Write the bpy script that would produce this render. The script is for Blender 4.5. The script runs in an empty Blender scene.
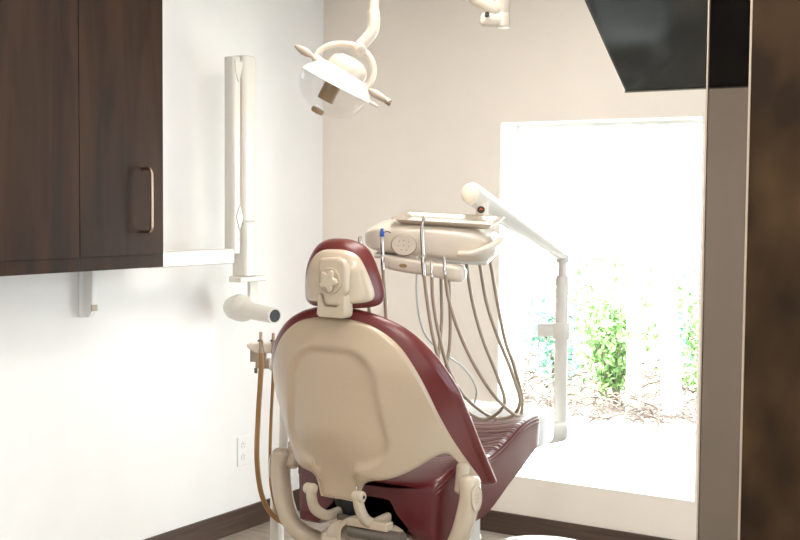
import bpy, bmesh, math, random
from mathutils import Vector as V, Matrix, noise
random.seed(7)
sc = bpy.context.scene; COL = sc.collection
PI = math.pi

# ------------------------------------------------------------------ camera frame
YAW, PIT, ROLL = math.radians(32.1), math.atan(67/1195), math.radians(.45)
CAM = V((3.53, -4.89, 1.525))
FWD = V((-math.sin(YAW)*math.cos(PIT), math.cos(YAW)*math.cos(PIT), -math.sin(PIT)))
_r = V((math.cos(YAW), math.sin(YAW), 0)); _u = _r.cross(FWD)
RGT = math.cos(ROLL)*_r + math.sin(ROLL)*_u; UPV = -math.sin(ROLL)*_r + math.cos(ROLL)*_u
def ray(px, py): return FWD + RGT*((px-400)/1195) - UPV*((py-270)/1195)
def dep(px, py, d): return CAM + ray(px, py)*d                     # measured point at a known distance
def pl(px, py, ax, v): r = ray(px, py); return CAM + r*((v-CAM[ax])/r[ax])   # measured point on a known plane

# ------------------------------------------------------------------ materials
def srgb(r, g, b):
    f = lambda c: (c/255)/12.92 if c <= 10 else (((c/255)+.055)/1.055)**2.4
    return (f(r), f(g), f(b), 1)
def base(name):
    m = bpy.data.materials.new(name); m.use_nodes = True
    n = m.node_tree.nodes; return m, n, m.node_tree.links, n['Principled BSDF']
def mat(name, col, rough=.5, metal=0, coat=0, noise_amt=.04, scale=30, bump=0, bscale=200, spec=None):
    m, n, l, b = base(name)
    b.inputs['Roughness'].default_value = rough; b.inputs['Metallic'].default_value = metal
    b.inputs['Coat Weight'].default_value = coat
    if spec is not None: b.inputs['Specular IOR Level'].default_value = spec
    tc = n.new('ShaderNodeTexCoord'); t = n.new('ShaderNodeTexNoise'); t.inputs['Scale'].default_value = scale
    t.inputs['Detail'].default_value = 3
    l.new(tc.outputs['Object'], t.inputs['Vector'])
    r = n.new('ShaderNodeValToRGB'); c = col
    r.color_ramp.elements[0].position = .3; r.color_ramp.elements[1].position = .7
    r.color_ramp.elements[0].color = (c[0]*(1-noise_amt), c[1]*(1-noise_amt), c[2]*(1-noise_amt), 1)
    r.color_ramp.elements[1].color = (min(1, c[0]*(1+noise_amt)), min(1, c[1]*(1+noise_amt)), min(1, c[2]*(1+noise_amt)), 1)
    l.new(t.outputs['Fac'], r.inputs['Fac']); l.new(r.outputs['Color'], b.inputs['Base Color'])
    if bump:
        t2 = n.new('ShaderNodeTexNoise'); t2.inputs['Scale'].default_value = bscale
        l.new(tc.outputs['Object'], t2.inputs['Vector'])
        bp = n.new('ShaderNodeBump'); bp.inputs['Strength'].default_value = bump; bp.inputs['Distance'].default_value = .002
        l.new(t2.outputs['Fac'], bp.inputs['Height']); l.new(bp.outputs['Normal'], b.inputs['Normal'])
    return m
def wood(name, c1, c2, rough, stretch, scale=3, coat=0):
    m, n, l, b = base(name)
    tc = n.new('ShaderNodeTexCoord'); mp = n.new('ShaderNodeMapping'); mp.inputs['Scale'].default_value = stretch
    l.new(tc.outputs['Object'], mp.inputs['Vector'])
    t = n.new('ShaderNodeTexNoise'); t.inputs['Scale'].default_value = scale; t.inputs['Detail'].default_value = 6; t.inputs['Distortion'].default_value = .8
    l.new(mp.outputs[0], t.inputs['Vector'])
    r = n.new('ShaderNodeValToRGB'); r.color_ramp.elements[0].position = .32; r.color_ramp.elements[1].position = .68
    r.color_ramp.elements[0].color = c1; r.color_ramp.elements[1].color = c2
    l.new(t.outputs['Fac'], r.inputs['Fac']); l.new(r.outputs['Color'], b.inputs['Base Color'])
    b.inputs['Roughness'].default_value = rough; b.inputs['Coat Weight'].default_value = coat
    bp = n.new('ShaderNodeBump'); bp.inputs['Strength'].default_value = .15; bp.inputs['Distance'].default_value = .001
    l.new(t.outputs['Fac'], bp.inputs['Height']); l.new(bp.outputs['Normal'], b.inputs['Normal'])
    return m
def clear(name, tint, gloss=.08, rough=.02):                       # thin clear sheet
    m = bpy.data.materials.new(name); m.use_nodes = True; n = m.node_tree.nodes; l = m.node_tree.links; n.clear()
    o = n.new('ShaderNodeOutputMaterial'); mx = n.new('ShaderNodeMixShader'); tr = n.new('ShaderNodeBsdfTransparent'); g = n.new('ShaderNodeBsdfGlossy')
    lw = n.new('ShaderNodeLayerWeight'); lw.inputs['Blend'].default_value = gloss
    tr.inputs['Color'].default_value = tint; g.inputs['Roughness'].default_value = rough
    l.new(lw.outputs['Fresnel'], mx.inputs[0]); l.new(tr.outputs[0], mx.inputs[1]); l.new(g.outputs[0], mx.inputs[2]); l.new(mx.outputs[0], o.inputs[0])
    return m

M = {}
M['wall'] = mat('wall_paint', srgb(239, 229, 218), .75, noise_amt=.012, scale=6, bump=.12, bscale=260)
M['wall_l'] = mat('left_wall_paint', srgb(243, 241, 239), .7, noise_amt=.012, scale=6, bump=.12, bscale=260)
M['white'] = mat('white_paint', srgb(243, 243, 240), .5, noise_amt=.01)
M['ceil'] = mat('ceiling_paint', srgb(240, 236, 228), .8, noise_amt=.01)
M['bb'] = wood('baseboard_brown', srgb(62, 46, 38), srgb(84, 65, 54), .45, (1, 1, 14), 4)
M['shell'] = mat('beige_chair_shell', srgb(190, 170, 145), .3, coat=.25, noise_amt=.05, scale=420, bump=.12, bscale=500)
M['plastic'] = mat('beige_gloss_plastic', srgb(200, 184, 162), .25, coat=.4, noise_amt=.015)
M['ivory'] = mat('ivory_enamel', srgb(222, 209, 192), .28, coat=.4, noise_amt=.01)
M['offwhite'] = mat('offwhite_enamel', srgb(221, 216, 207), .3, coat=.35, noise_amt=.01)
M['grey_plastic'] = mat('grey_beige_plastic', srgb(176, 160, 142), .35, noise_amt=.02)
M['dark'] = mat('black_rubber', srgb(28, 27, 27), .5)
M['mech'] = mat('mechanism_steel', srgb(120, 112, 104), .35, metal=.6)
M['chrome'] = mat('brushed_steel', srgb(205, 200, 195), .18, metal=1, noise_amt=.02)
M['nickel'] = mat('satin_nickel', srgb(178, 158, 138), .3, metal=1, noise_amt=.02)
M['tray'] = mat('stainless_tray', srgb(226, 216, 204), .22, metal=.85, noise_amt=.02)
M['hose'] = mat('taupe_hose', srgb(168, 148, 128), .3, noise_amt=.05)
M['hoseb'] = mat('brown_hose', srgb(158, 118, 72), .4, noise_amt=.05)
M['hosec'] = mat('clear_grey_tube', srgb(200, 205, 205), .2)
M['blue'] = mat('blue_tip', srgb(20, 70, 160), .3)
M['amber'] = mat('amber_button', srgb(166, 128, 88), .3)
M['red'] = mat('red_sticker', srgb(200, 60, 30), .4)
M['yellow'] = mat('yellow_sticker', srgb(240, 190, 30), .4)
M['lamp'] = mat('lamp_ivory', srgb(206, 193, 176), .3, coat=.35, noise_amt=.01)
M['lampw'] = mat('lamp_reflector_white', srgb(214, 208, 200), .3, coat=.35, noise_amt=.01)
M['bulb'] = mat('bulb_sleeve', srgb(150, 122, 88), .4)
M['glass'] = clear('clear_cover', (.97, .97, .97, 1), .035)
def clear_flat(name, tint, f):
    m = clear(name, tint); n = m.node_tree.nodes; l = m.node_tree.links
    mx = [x for x in n if x.type == 'MIX_SHADER'][0]; l.remove(mx.inputs[0].links[0]); mx.inputs[0].default_value = f
    return m
M['glass'] = clear_flat('dome_plastic', (.98, .98, .98, 1), .05)
M['pane'] = clear('window_glass', (.96, .985, .975, 1), .04)
M['smoke'] = clear('smoked_glass', (.50, .465, .435, 1), .03)
M['scr'] = mat('screen_glass', srgb(14, 21, 22), .1, coat=0, noise_amt=.02, spec=.45)
M['bezel'] = mat('screen_bezel', srgb(22, 24, 27), .25, coat=.5)
M['cab'] = wood('walnut_dark', srgb(29, 16, 8), srgb(57, 36, 20), .55, (1.2, 4.5, .55), 2.6)
M['cab'].node_tree.nodes['Principled BSDF'].inputs['Specular IOR Level'].default_value = .2
M['concrete'] = mat('pale_concrete', srgb(214, 212, 208), .8, noise_amt=.05, scale=8)
M['trunk'] = mat('pale_bark', srgb(205, 192, 182), .9, noise_amt=.12, scale=14)
M['twig'] = mat('twig', srgb(104, 92, 86), .9, noise_amt=.2)
M['leaf'] = mat('leaf_green', srgb(122, 160, 98), .5, noise_amt=.2, scale=3)
M['leaf2'] = mat('leaf_blue_green', srgb(118, 165, 146), .5, noise_amt=.2, scale=3)
M['litter'] = mat('leaf_litter', srgb(132, 120, 112), .9, noise_amt=.5, scale=26)
M['toe'] = mat('white_toe_cover', srgb(240, 242, 242), .18, coat=.5, noise_amt=.01)

def leather():
    m, n, l, b = base('maroon_leather')
    b.inputs['Base Color'].default_value = srgb(104, 38, 36); b.inputs['Roughness'].default_value = .34
    b.inputs['Coat Weight'].default_value = .2; b.inputs['Coat Roughness'].default_value = .25
    tc = n.new('ShaderNodeTexCoord'); t = n.new('ShaderNodeTexNoise'); t.inputs['Scale'].default_value = 340
    l.new(tc.outputs['Object'], t.inputs['Vector'])
    bp = n.new('ShaderNodeBump'); bp.inputs['Strength'].default_value = .12; bp.inputs['Distance'].default_value = .001
    l.new(t.outputs['Fac'], bp.inputs['Height']); l.new(bp.outputs['Normal'], b.inputs['Normal'])
    return m
M['leather'] = leather()
def leather_seat():                                                # gathered folds across the seat top
    m = M['leather'].copy(); m.name = 'gathered_leather'; n = m.node_tree.nodes; l = m.node_tree.links
    b = n['Principled BSDF']; b.inputs['Base Color'].default_value = srgb(92, 30, 34); b.inputs['Roughness'].default_value = .3
    tc = [x for x in n if x.type == 'TEX_COORD'][0]; bp = [x for x in n if x.type == 'BUMP'][0]
    mp = n.new('ShaderNodeMapping'); mp.inputs['Scale'].default_value = (5, 34, 1)
    l.new(tc.outputs['Object'], mp.inputs['Vector'])
    t = n.new('ShaderNodeTexNoise'); t.inputs['Scale'].default_value = 1.0; t.inputs['Detail'].default_value = 3; t.inputs['Distortion'].default_value = .4
    so_ = n.new('ShaderNodeSeparateXYZ'); l.new(tc.outputs['Object'], so_.inputs[0]); my = n.new('ShaderNodeMapRange'); my.inputs[1].default_value = -.24; my.inputs[2].default_value = -.06; l.new(so_.outputs['Y'], my.inputs[0])
    l.new(mp.outputs[0], t.inputs['Vector'])
    b2 = n.new('ShaderNodeBump'); b2.inputs['Strength'].default_value = .7; b2.inputs['Distance'].default_value = .018
    geo = n.new('ShaderNodeNewGeometry'); sp = n.new('ShaderNodeSeparateXYZ'); l.new(geo.outputs['True Normal'], sp.inputs[0])
    mr = n.new('ShaderNodeMapRange'); mr.inputs[1].default_value = .4; mr.inputs[2].default_value = .9; l.new(sp.outputs['Z'], mr.inputs[0])
    mu = n.new('ShaderNodeMath'); mu.operation = 'MULTIPLY'; l.new(t.outputs['Fac'], mu.inputs[0]); l.new(mr.outputs[0], mu.inputs[1])
    m3 = n.new('ShaderNodeMath'); m3.operation = 'MULTIPLY'; l.new(mu.outputs[0], m3.inputs[0]); l.new(my.outputs[0], m3.inputs[1]); l.new(m3.outputs[0], b2.inputs['Height']); l.new(bp.outputs['Normal'], b2.inputs['Normal']); l.new(b2.outputs['Normal'], b.inputs['Normal'])
    return m
M['gather'] = leather_seat()
def floor_mat():
    m, n, l, b = base('grey_oak_planks')
    tc = n.new('ShaderNodeTexCoord'); mp = n.new('ShaderNodeMapping'); mp.inputs['Rotation'].default_value = (0, 0, 0)
    l.new(tc.outputs['Object'], mp.inputs['Vector'])
    br = n.new('ShaderNodeTexBrick'); br.inputs['Scale'].default_value = 1; br.inputs['Brick Width'].default_value = 1.2; br.inputs['Row Height'].default_value = .15
    br.inputs['Mortar Size'].default_value = .002; br.inputs['Color1'].default_value = srgb(172, 160, 148); br.inputs['Color2'].default_value = srgb(152, 140, 128); br.inputs['Mortar'].default_value = srgb(90, 78, 68)
    l.new(mp.outputs[0], br.inputs['Vector'])
    m2 = n.new('ShaderNodeMapping'); m2.inputs['Scale'].default_value = (2, 26, 1); l.new(tc.outputs['Object'], m2.inputs['Vector'])
    t = n.new('ShaderNodeTexNoise'); t.inputs['Scale'].default_value = 2; t.inputs['Detail'].default_value = 6; l.new(m2.outputs[0], t.inputs['Vector'])
    mx = n.new('ShaderNodeMixRGB'); mx.blend_type = 'OVERLAY'; mx.inputs[0].default_value = .6
    l.new(br.outputs['Color'], mx.inputs[1]); l.new(t.outputs['Fac'], mx.inputs[2]); l.new(mx.outputs[0], b.inputs['Base Color'])
    b.inputs['Roughness'].default_value = .42
    return m
M['floor'] = floor_mat()
def mottled():
    m, n, l, b = base('mottled_brown_panel')
    tc = n.new('ShaderNodeTexCoord'); t = n.new('ShaderNodeTexNoise'); t.inputs['Scale'].default_value = 7; t.inputs['Detail'].default_value = 2
    mp = n.new('ShaderNodeMapping'); mp.inputs['Scale'].default_value = (1.3, 1, .8); l.new(tc.outputs['Object'], mp.inputs['Vector']); l.new(mp.outputs[0], t.inputs['Vector'])
    r = n.new('ShaderNodeValToRGB'); r.color_ramp.elements[0].position = .35; r.color_ramp.elements[1].position = .7
    r.color_ramp.elements[0].color = srgb(38, 26, 14); r.color_ramp.elements[1].color = srgb(72, 53, 32)
    l.new(t.outputs['Fac'], r.inputs['Fac']); l.new(r.outputs['Color'], b.inputs['Base Color']); b.inputs['Roughness'].default_value = .85; b.inputs['Specular IOR Level'].default_value = .2
    return m
M['mottle'] = mottled()
def emis(name, col, s):
    m, n, l, b = base(name); b.inputs['Emission Color'].default_value = col; b.inputs['Emission Strength'].default_value = s; return m

# ------------------------------------------------------------------ object helpers
def thing(name, label, cat, loc, group=None):
    o = bpy.data.objects.new(name, None); COL.objects.link(o); o.location = loc; o.empty_display_size = .05
    o['label'] = label; o['category'] = cat
    if group: o['group'] = group
    return o
def wloc(o):
    p = V((0, 0, 0))
    while o: p += V(o.location); o = o.parent
    return p
def obj(name, bm, m, parent=None, smooth=True, origin=None, label=None, bevel=0, sub=0):
    me = bpy.data.meshes.new(name)
    bmesh.ops.recalc_face_normals(bm, faces=bm.faces[:])
    off = wloc(parent) if parent else V(origin or (0, 0, 0))
    bmesh.ops.translate(bm, vec=-off, verts=bm.verts[:])
    bm.to_mesh(me); bm.free()
    o = bpy.data.objects.new(name, me); COL.objects.link(o)
    if parent: o.parent = parent
    else: o.location = off
    me.materials.append(m)
    if smooth:
        me.polygons.foreach_set('use_smooth', [True]*len(me.polygons))
    if bevel:
        b = o.modifiers.new('b', 'BEVEL'); b.width = bevel; b.segments = 3; b.limit_method = 'ANGLE'; b.angle_limit = .6
        b.harden_normals = False
    if sub:
        s = o.modifiers.new('s', 'SUBSURF'); s.levels = sub; s.render_levels = sub
    if smooth and not sub:
        try:
            me.set_sharp_from_angle(angle=math.radians(50))
        except Exception: pass
    if label: o['label'] = label
    return o
def tag(o, label, cat, group=None, kind=None):
    if label: o['label'] = label
    if cat: o['category'] = cat
    if group: o['group'] = group
    if kind: o['kind'] = kind
    return o
def struct(name, bm, m, **k): o = obj(name, bm, m, smooth=k.pop('smooth', False), **k); o['kind'] = 'structure'; return o

def frame_m(o, ex, ey, ez):
    return Matrix(((ex[0], ey[0], ez[0], o[0]), (ex[1], ey[1], ez[1], o[1]), (ex[2], ey[2], ez[2], o[2]), (0, 0, 0, 1)))
def along(o, d, up=(0, 0, 1)):                                     # local z along d
    z = V(d).normalized(); u = V(up)
    if abs(z.dot(u)) > .98: u = V((0, 1, 0))
    x = u.cross(z).normalized(); y = z.cross(x)
    return frame_m(o, x, y, z)
def box(bm, x0, x1, y0, y1, z0, z1, mtx=None):
    vs = [bm.verts.new((x, y, z)) for x in (x0, x1) for y in (y0, y1) for z in (z0, z1)]
    for f in ((0, 1, 3, 2), (4, 6, 7, 5), (0, 4, 5, 1), (2, 3, 7, 6), (0, 2, 6, 4), (1, 5, 7, 3)): bm.faces.new([vs[i] for i in f])
    if mtx: bmesh.ops.transform(bm, matrix=mtx, verts=vs)
    return bm
def B(*a, mtx=None): return box(bmesh.new(), *a, mtx=mtx)
def lathe(bm, prof, mtx=None, n=28, cap=True):                     # prof: (radius, height) list
    rings = []
    for r, h in prof:
        rings.append([bm.verts.new((r*math.cos(2*PI*i/n), r*math.sin(2*PI*i/n), h)) for i in range(n)])
    for a, b in zip(rings, rings[1:]):
        for i in range(n): bm.faces.new((a[i], a[(i+1) % n], b[(i+1) % n], b[i]))
    if cap: bm.faces.new(rings[0][::-1]); bm.faces.new(rings[-1])
    vs = [v for r in rings for v in r]
    if mtx: bmesh.ops.transform(bm, matrix=mtx, verts=vs)
    return bm
def L(prof, mtx=None, n=28, cap=True): return lathe(bmesh.new(), prof, mtx, n, cap)
def cr(pts, k=8):                                                  # Catmull-Rom through the points
    pts = [V(p) for p in pts]; P = [2*pts[0]-pts[1]] + pts + [2*pts[-1]-pts[-2]]; out = []
    for i in range(1, len(P)-2):
        for j in range(k):
            t = j/k; a, b, c, d = P[i-1], P[i], P[i+1], P[i+2]
            out.append(.5*((2*b)+(c-a)*t+(2*a-5*b+4*c-d)*t*t+(3*b-a-3*c+d)*t**3))
    out.append(pts[-1]); return out
def crc(pts, k=8):
    n = len(pts); pts = [V(p) for p in pts]; out = []
    for i in range(n):
        a, b, c, d = pts[i-1], pts[i], pts[(i+1) % n], pts[(i+2) % n]
        for j in range(k):
            t = j/k; out.append(.5*((2*b)+(c-a)*t+(2*a-5*b+4*c-d)*t*t+(3*b-a-3*c+d)*t**3))
    return out
def sweep(bm, path, rad, n=14, up=None, round_end=True, power=2.0):
    """tube of radius rad: number, (ra, rb), or function of t"""
    m = len(path); prev = None; rings = []
    for i, p in enumerate(path):
        d = (path[min(i+1, m-1)] - path[max(i-1, 0)]).normalized()
        if up is not None: s = d.cross(V(up)).normalized()
        elif prev is None:
            s = d.cross(V((0, 0, 1))) if abs(d.z) < .9 else d.cross(V((0, 1, 0))); s.normalize()
        else: s = (prev - d*prev.dot(d)).normalized()
        prev = s; q = s.cross(d).normalized()
        r = rad(i/(m-1)) if callable(rad) else rad
        ra, rb = r if isinstance(r, (tuple, list)) else (r, r)
        def ring(c, f):
            o = []
            for k in range(n):
                a = 2*PI*k/n; cx, sy = math.cos(a), math.sin(a)
                cx = math.copysign(abs(cx)**(2/power), cx); sy = math.copysign(abs(sy)**(2/power), sy)
                o.append(bm.verts.new(c + s*(ra*f*cx) + q*(rb*f*sy)))
            return o
        if i == 0 and round_end:
            for t in (.2, .55, .85): rings.append(ring(p - d*min(ra, rb)*.6*math.sqrt(1-t*t) + d*0, t))
        rings.append(ring(p, 1))
        if i == m-1 and round_end:
            for t in (.85, .55, .2): rings.append(ring(p + d*min(ra, rb)*.6*math.sqrt(1-t*t), t))
    for a, b in zip(rings, rings[1:]):
        for k in range(n): bm.faces.new((a[k], a[(k+1) % n], b[(k+1) % n], b[k]))
    bm.faces.new(rings[0][::-1]); bm.faces.new(rings[-1])
    return bm
def T(pts, rad, k=8, **kw): return sweep(bmesh.new(), cr(pts, k), rad, **kw)
def T1(a, b, rad, **kw): return sweep(bmesh.new(), [V(a), V(a).lerp(V(b), .5), V(b)], rad, **kw)
def pillow(outline, yf, thick, s0=.8, rings=26, cx=0, cz=0, disp=None, k=6, bulge=0):
    """closed pad: outline (x,z) in front view, back face y = yf(x,z), rounded edges"""
    bm = bmesh.new(); O = crc([(x, 0, z) for x, z in outline], k); n = len(O)
    ss = [i/rings*s0 for i in range(1, rings)] + [s0+(1-s0)*math.sin(PI/2*j/7) for j in range(8)]
    def lay(side):
        out = []
        for s in ss:
            e = max(0, (s-s0)/(1-s0)); d = thick/2*(1-math.sqrt(max(0, 1-e*e))); row = []
            for p in O:
                x = cx+(p.x-cx)*s; z = cz+(p.z-cz)*s; y = yf(x, z)
                if side == 0: y += d + (disp(x, z)*(1-e) if disp else 0)
                else: y += thick - d + bulge*(1-s**3)
                row.append(bm.verts.new((x, y, z)))
            out.append(row)
        c = bm.verts.new((cx, yf(cx, cz) + (thick+bulge if side else (disp(cx, cz) if disp else 0)), cz))
        for i in range(n): bm.faces.new((c, out[0][i], out[0][(i+1) % n]))
        for a, b in zip(out, out[1:]):
            for i in range(n): bm.faces.new((a[i], a[(i+1) % n], b[(i+1) % n], b[i]))
        return out
    A = lay(0); Bk = lay(1)
    bmesh.ops.remove_doubles(bm, verts=A[-1]+Bk[-1], dist=1e-6)
    return bm
def interp(tab, x):
    for (a, p), (b, q) in zip(tab, tab[1:]):
        if x <= b: return p+(q-p)*(x-a)/(b-a)
    return tab[-1][1]
def sdist(x, z, segs):
    best = 9
    for (a, b), (c, d) in segs:
        ux, uz = c-a, d-b; q = ux*ux+uz*uz
        t = max(0, min(1, ((x-a)*ux+(z-b)*uz)/q)) if q > 1e-12 else 0
        e = (x-a-ux*t)**2+(z-b-uz*t)**2
        if e < best: best = e
    return best**.5
def colpad(xc, upper, lower, yf, thick, rw, disp=None, bulge=0, nc=84, nr=54):
    """pad between z = lower(|x|) and z = upper(|x|), back face y = yf(x, z), edges rounded over rw"""
    W = upper[-1][0]; bm = bmesh.new()
    up = [(a.x, a.y) for a in cr([V((x, z, 0)) for x, z in upper], 6)]; lo = [(a.x, a.y) for a in cr([V((x, z, 0)) for x, z in lower], 6)]
    line = up + lo[::-1]; segs = list(zip(line, line[1:]))
    xs = [W*math.sin(PI/2*(2*i/nc-1)) for i in range(nc+1)]
    G = [[], []]
    for x in xs:
        a, b = interp(up, abs(x)), interp(lo, abs(x)); b = min(a-.0005, b); ca, cb = [], []
        for j in range(nr+1):
            t = (1-math.cos(PI*j/nr))/2; t = .6*t+.4*j/nr; z = b+(a-b)*t
            d = sdist(abs(x), z, segs) if min(a-z, z-b, W-abs(x)) < rw*1.2 else rw
            if j in (0, nr) or x in (xs[0], xs[-1]): d = 0
            e = max(0, 1-d/rw); off = thick/2*(1-math.sqrt(max(0, 1-e*e)))
            y = yf(xc+x, z)
            ca.append(bm.verts.new((xc+x, y+off+(disp(xc+x, z) if disp else 0), z)))
            cb.append(bm.verts.new((xc+x, y+thick-off+bulge*(1-e)+(disp(xc+x, z) if disp and e > .999 else 0), z)))
        G[0].append(ca); G[1].append(cb)
    for g in G:
        for p, q in zip(g, g[1:]):
            for j in range(nr): bm.faces.new((p[j], q[j], q[j+1], p[j+1]))
    bmesh.ops.remove_doubles(bm, verts=bm.verts[:], dist=2e-4)
    return bm
def smooth(a, b, x): t = max(0, min(1, (x-a)/(b-a))); return t*t*(3-2*t)
def mirror_outline(h): return h + [(-x, z) for x, z in h[::-1] if abs(x) > 1e-6]
def prism(bm, pts, d0, d1, mtx):                                   # pts (x,y) extruded along local z
    a = [bm.verts.new((x, y, d0)) for x, y in pts]; b = [bm.verts.new((x, y, d1)) for x, y in pts]; n = len(pts)
    bm.faces.new(a[::-1]); bm.faces.new(b)
    for i in range(n): bm.faces.new((a[i], a[(i+1) % n], b[(i+1) % n], b[i]))
    bmesh.ops.transform(bm, matrix=mtx, verts=a+b); return bm
def rrect(w, h, r, k=5):
    o = []
    for cx, cy, a0 in ((w-r, h-r, 0), (-w+r, h-r, 90), (-w+r, -h+r, 180), (w-r, -h+r, 270)):
        for j in range(k+1): a = math.radians(a0+90*j/k); o.append((cx+r*math.cos(a), cy+r*math.sin(a)))
    return o

# ------------------------------------------------------------------ room shell
WX0, WX1, WZ0, WZ1 = .998, 1.943, .272, 1.897
RX, RY, CZ = 4.7, -6.4, 2.62
struct('floor', B(-.1, RX, RY, .2, -.1, 0), M['floor'])
struct('ceiling', B(-.1, RX+.1, RY, .2, CZ, CZ+.1), M['ceil'])
struct('wall_left', B(-.14, 0, RY, .24, 0, CZ), M['wall_l'])
bm = bmesh.new()
box(bm, 0, WX0, 0, .24, 0, CZ); box(bm, WX1, RX, 0, .24, 0, CZ); box(bm, WX0, WX1, 0, .24, 0, WZ0); box(bm, WX0, WX1, 0, .24, WZ1, CZ)
bmesh.ops.remove_doubles(bm, verts=bm.verts[:], dist=1e-5)
struct('wall_back', bm, M['wall'])
struct('wall_right', B(RX, RX+.12, RY, .24, 0, CZ), M['wall'])
struct('wall_near', B(-.14, RX+.12, RY-.12, RY, 0, CZ), M['wall'])
struct('baseboard_left', B(0, .014, RY, 0, 0, .108), M['bb'], bevel=.003)
struct('baseboard_back', B(0, RX, -.014, 0, 0, .1), M['bb'], bevel=.003)
# window: reveal, frame and pane
fy = .19
wf = bmesh.new(); t = .022
box(wf, WX0, WX0+t, fy-.03, fy+.03, WZ0, WZ1); box(wf, WX1-t, WX1, fy-.03, fy+.03, WZ0, WZ1)
box(wf, WX0+t, WX1-t, fy-.03, fy+.03, WZ1-t, WZ1); box(wf, WX0+t, WX1-t, fy-.03, fy+.03, WZ0, WZ0+.012)
w = struct('window_1', wf, M['white'], bevel=.002)
g = obj('window_pane', B(WX0+t, WX1-t, fy-.003, fy+.003, WZ0+.012, WZ1-t), M['pane'], w, smooth=False)
r = obj('window_reveal', B(WX0, WX0+.004, 0, fy-.03, WZ0, WZ1), M['white'], w, smooth=False)
bm = B(WX1-.004, WX1, 0, fy-.03, WZ0, WZ1); box(bm, WX0, WX1, 0, fy-.03, WZ1-.004, WZ1); obj('window_reveal', bm, M['white'], w, smooth=False)
obj('window_sill', B(WX0, WX1, -.001, fy-.03, WZ0, WZ0+.004), M['white'], w, smooth=False)
p = pl(532, 138, 1, .14)
bm = T1((p.x, .14, p.z), (p.x, .14, p.z-.9), .0025); obj('blind_wand', bm, M['hosec'], w)

# near partition on the right: smoked glass strip beside mottled brown panel
px0, px1 = 2.792, 2.879
pr = struct('wall_partition', B(px1+.004, RX, -2.62, -2.56, 0, CZ), M['mottle'])
gp = struct('window_2', B(px0, px1+.004, -2.594, -2.588, 0, CZ), M['smoke'])
obj('glass_edge', B(px0-.003, px0, -2.595, -2.587, 0, CZ), M['grey_plastic'], gp, smooth=False)
struct('trim_1', B(px1, px1+.004, -2.622, -2.558, 0, CZ), M['grey_plastic'])

# ------------------------------------------------------------------ outdoors
struct('ground', B(-6, 8, .24, 1.62, .12, .24), M['concrete'], label=None)
bm = bmesh.new(); nx, ny = 90, 34
vs = [[bm.verts.new((-5+10*i/nx, 1.5+4.5*j/ny, .2+.05*noise.noise(V((i*.9, j*.9, 0)))+.045*noise.noise(V((i*.3, j*.3, 3)))+.1*j/ny)) for j in range(ny+1)] for i in range(nx+1)]
for i in range(nx):
    for j in range(ny): bm.faces.new((vs[i][j], vs[i+1][j], vs[i+1][j+1], vs[i][j+1]))
tag(struct('ground_bed', bm, M['litter']), None, None)
bm = bmesh.new()
for _ in range(1500):
    x = random.uniform(-1.6, 1.9); y = 1.5+2.2*random.random()**1.4; z = .26+.02*y+random.uniform(-.01, .05)
    a = random.uniform(0, PI*2); l = random.uniform(.03, .14); d = V((math.cos(a)*l, math.sin(a)*l, random.uniform(-.02, .06)))
    sweep(bm, [V((x, y, z)), V((x, y, z))+d*.5+V((0, 0, .01)), V((x, y, z))+d], random.uniform(.003, .007), n=4, round_end=False)
tag(obj('leaf_litter', bm, M['twig'], smooth=False, origin=(0, 1.6, .24)), 'brown twigs and dry leaf litter covering the ground under the bushes', 'leaf litter', kind='stuff')
def bush(x, y, h, rx, n, m, label, dens=1):
    t = thing('bush', label, 'bush', (x, y, .22), 'bushes outside the window')
    s = bmesh.new()
    stems = []
    for i in range(9):
        a = random.uniform(0, 2*PI); r = rx*random.uniform(.2, .95)
        tip = V((x+r*math.cos(a), y+r*.7*math.sin(a), .22+h*random.uniform(.6, 1)))
        path = cr([(x+random.uniform(-.06, .06), y, .2), (x+.4*r*math.cos(a), y+.3*r*math.sin(a), .22+h*.4), tip], 5); stems.append(path)
        sweep(s, path, lambda q: .008*(1-.7*q), n=5, round_end=False)
    obj('stems', s, M['twig'], t)
    b = bmesh.new()
    for i in range(n):
        p = random.choice(stems); c = p[random.randrange(3, len(p))] + V([random.gauss(0, .07) for _ in range(3)])
        if c.z < .24: c.z = .26
        e = V([random.gauss(0, 1) for _ in range(3)]).normalized(); f = e.cross(V([random.gauss(0, 1) for _ in range(3)])).normalized()
        nn = e.cross(f); l = random.uniform(.02, .042); w_ = l*.45
        q = [c-e*l, c-e*.2*l+f*w_, c+e*l, c-e*.2*l-f*w_]; top = c+nn*.15*l
        vv = [b.verts.new(k) for k in q]; tv = b.verts.new(top)
        for k in range(4): b.faces.new((vv[k], vv[(k+1) % 4], tv))
    obj('foliage', b, m, t, smooth=False)
bush(.62, 2.35, .8, .42, 1100, M['leaf'], 'green leafy bush seen through the window just right of the white post')
bush(1.22, 2.45, .95, .3, 900, M['leaf'], 'bright green bush at the right edge of the window')
bush(.1, 2.7, .75, .35, 700, M['leaf2'], 'blue-green bush seen just left of the white post through the window')
bush(.9, 3.3, .9, .45, 600, M['leaf2'], 'pale bush standing behind the two tree trunks outside')
bush(.35, 3.0, 1.15, .4, 500, M['leaf'], 'tall thin bush furthest back outside the window')
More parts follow.
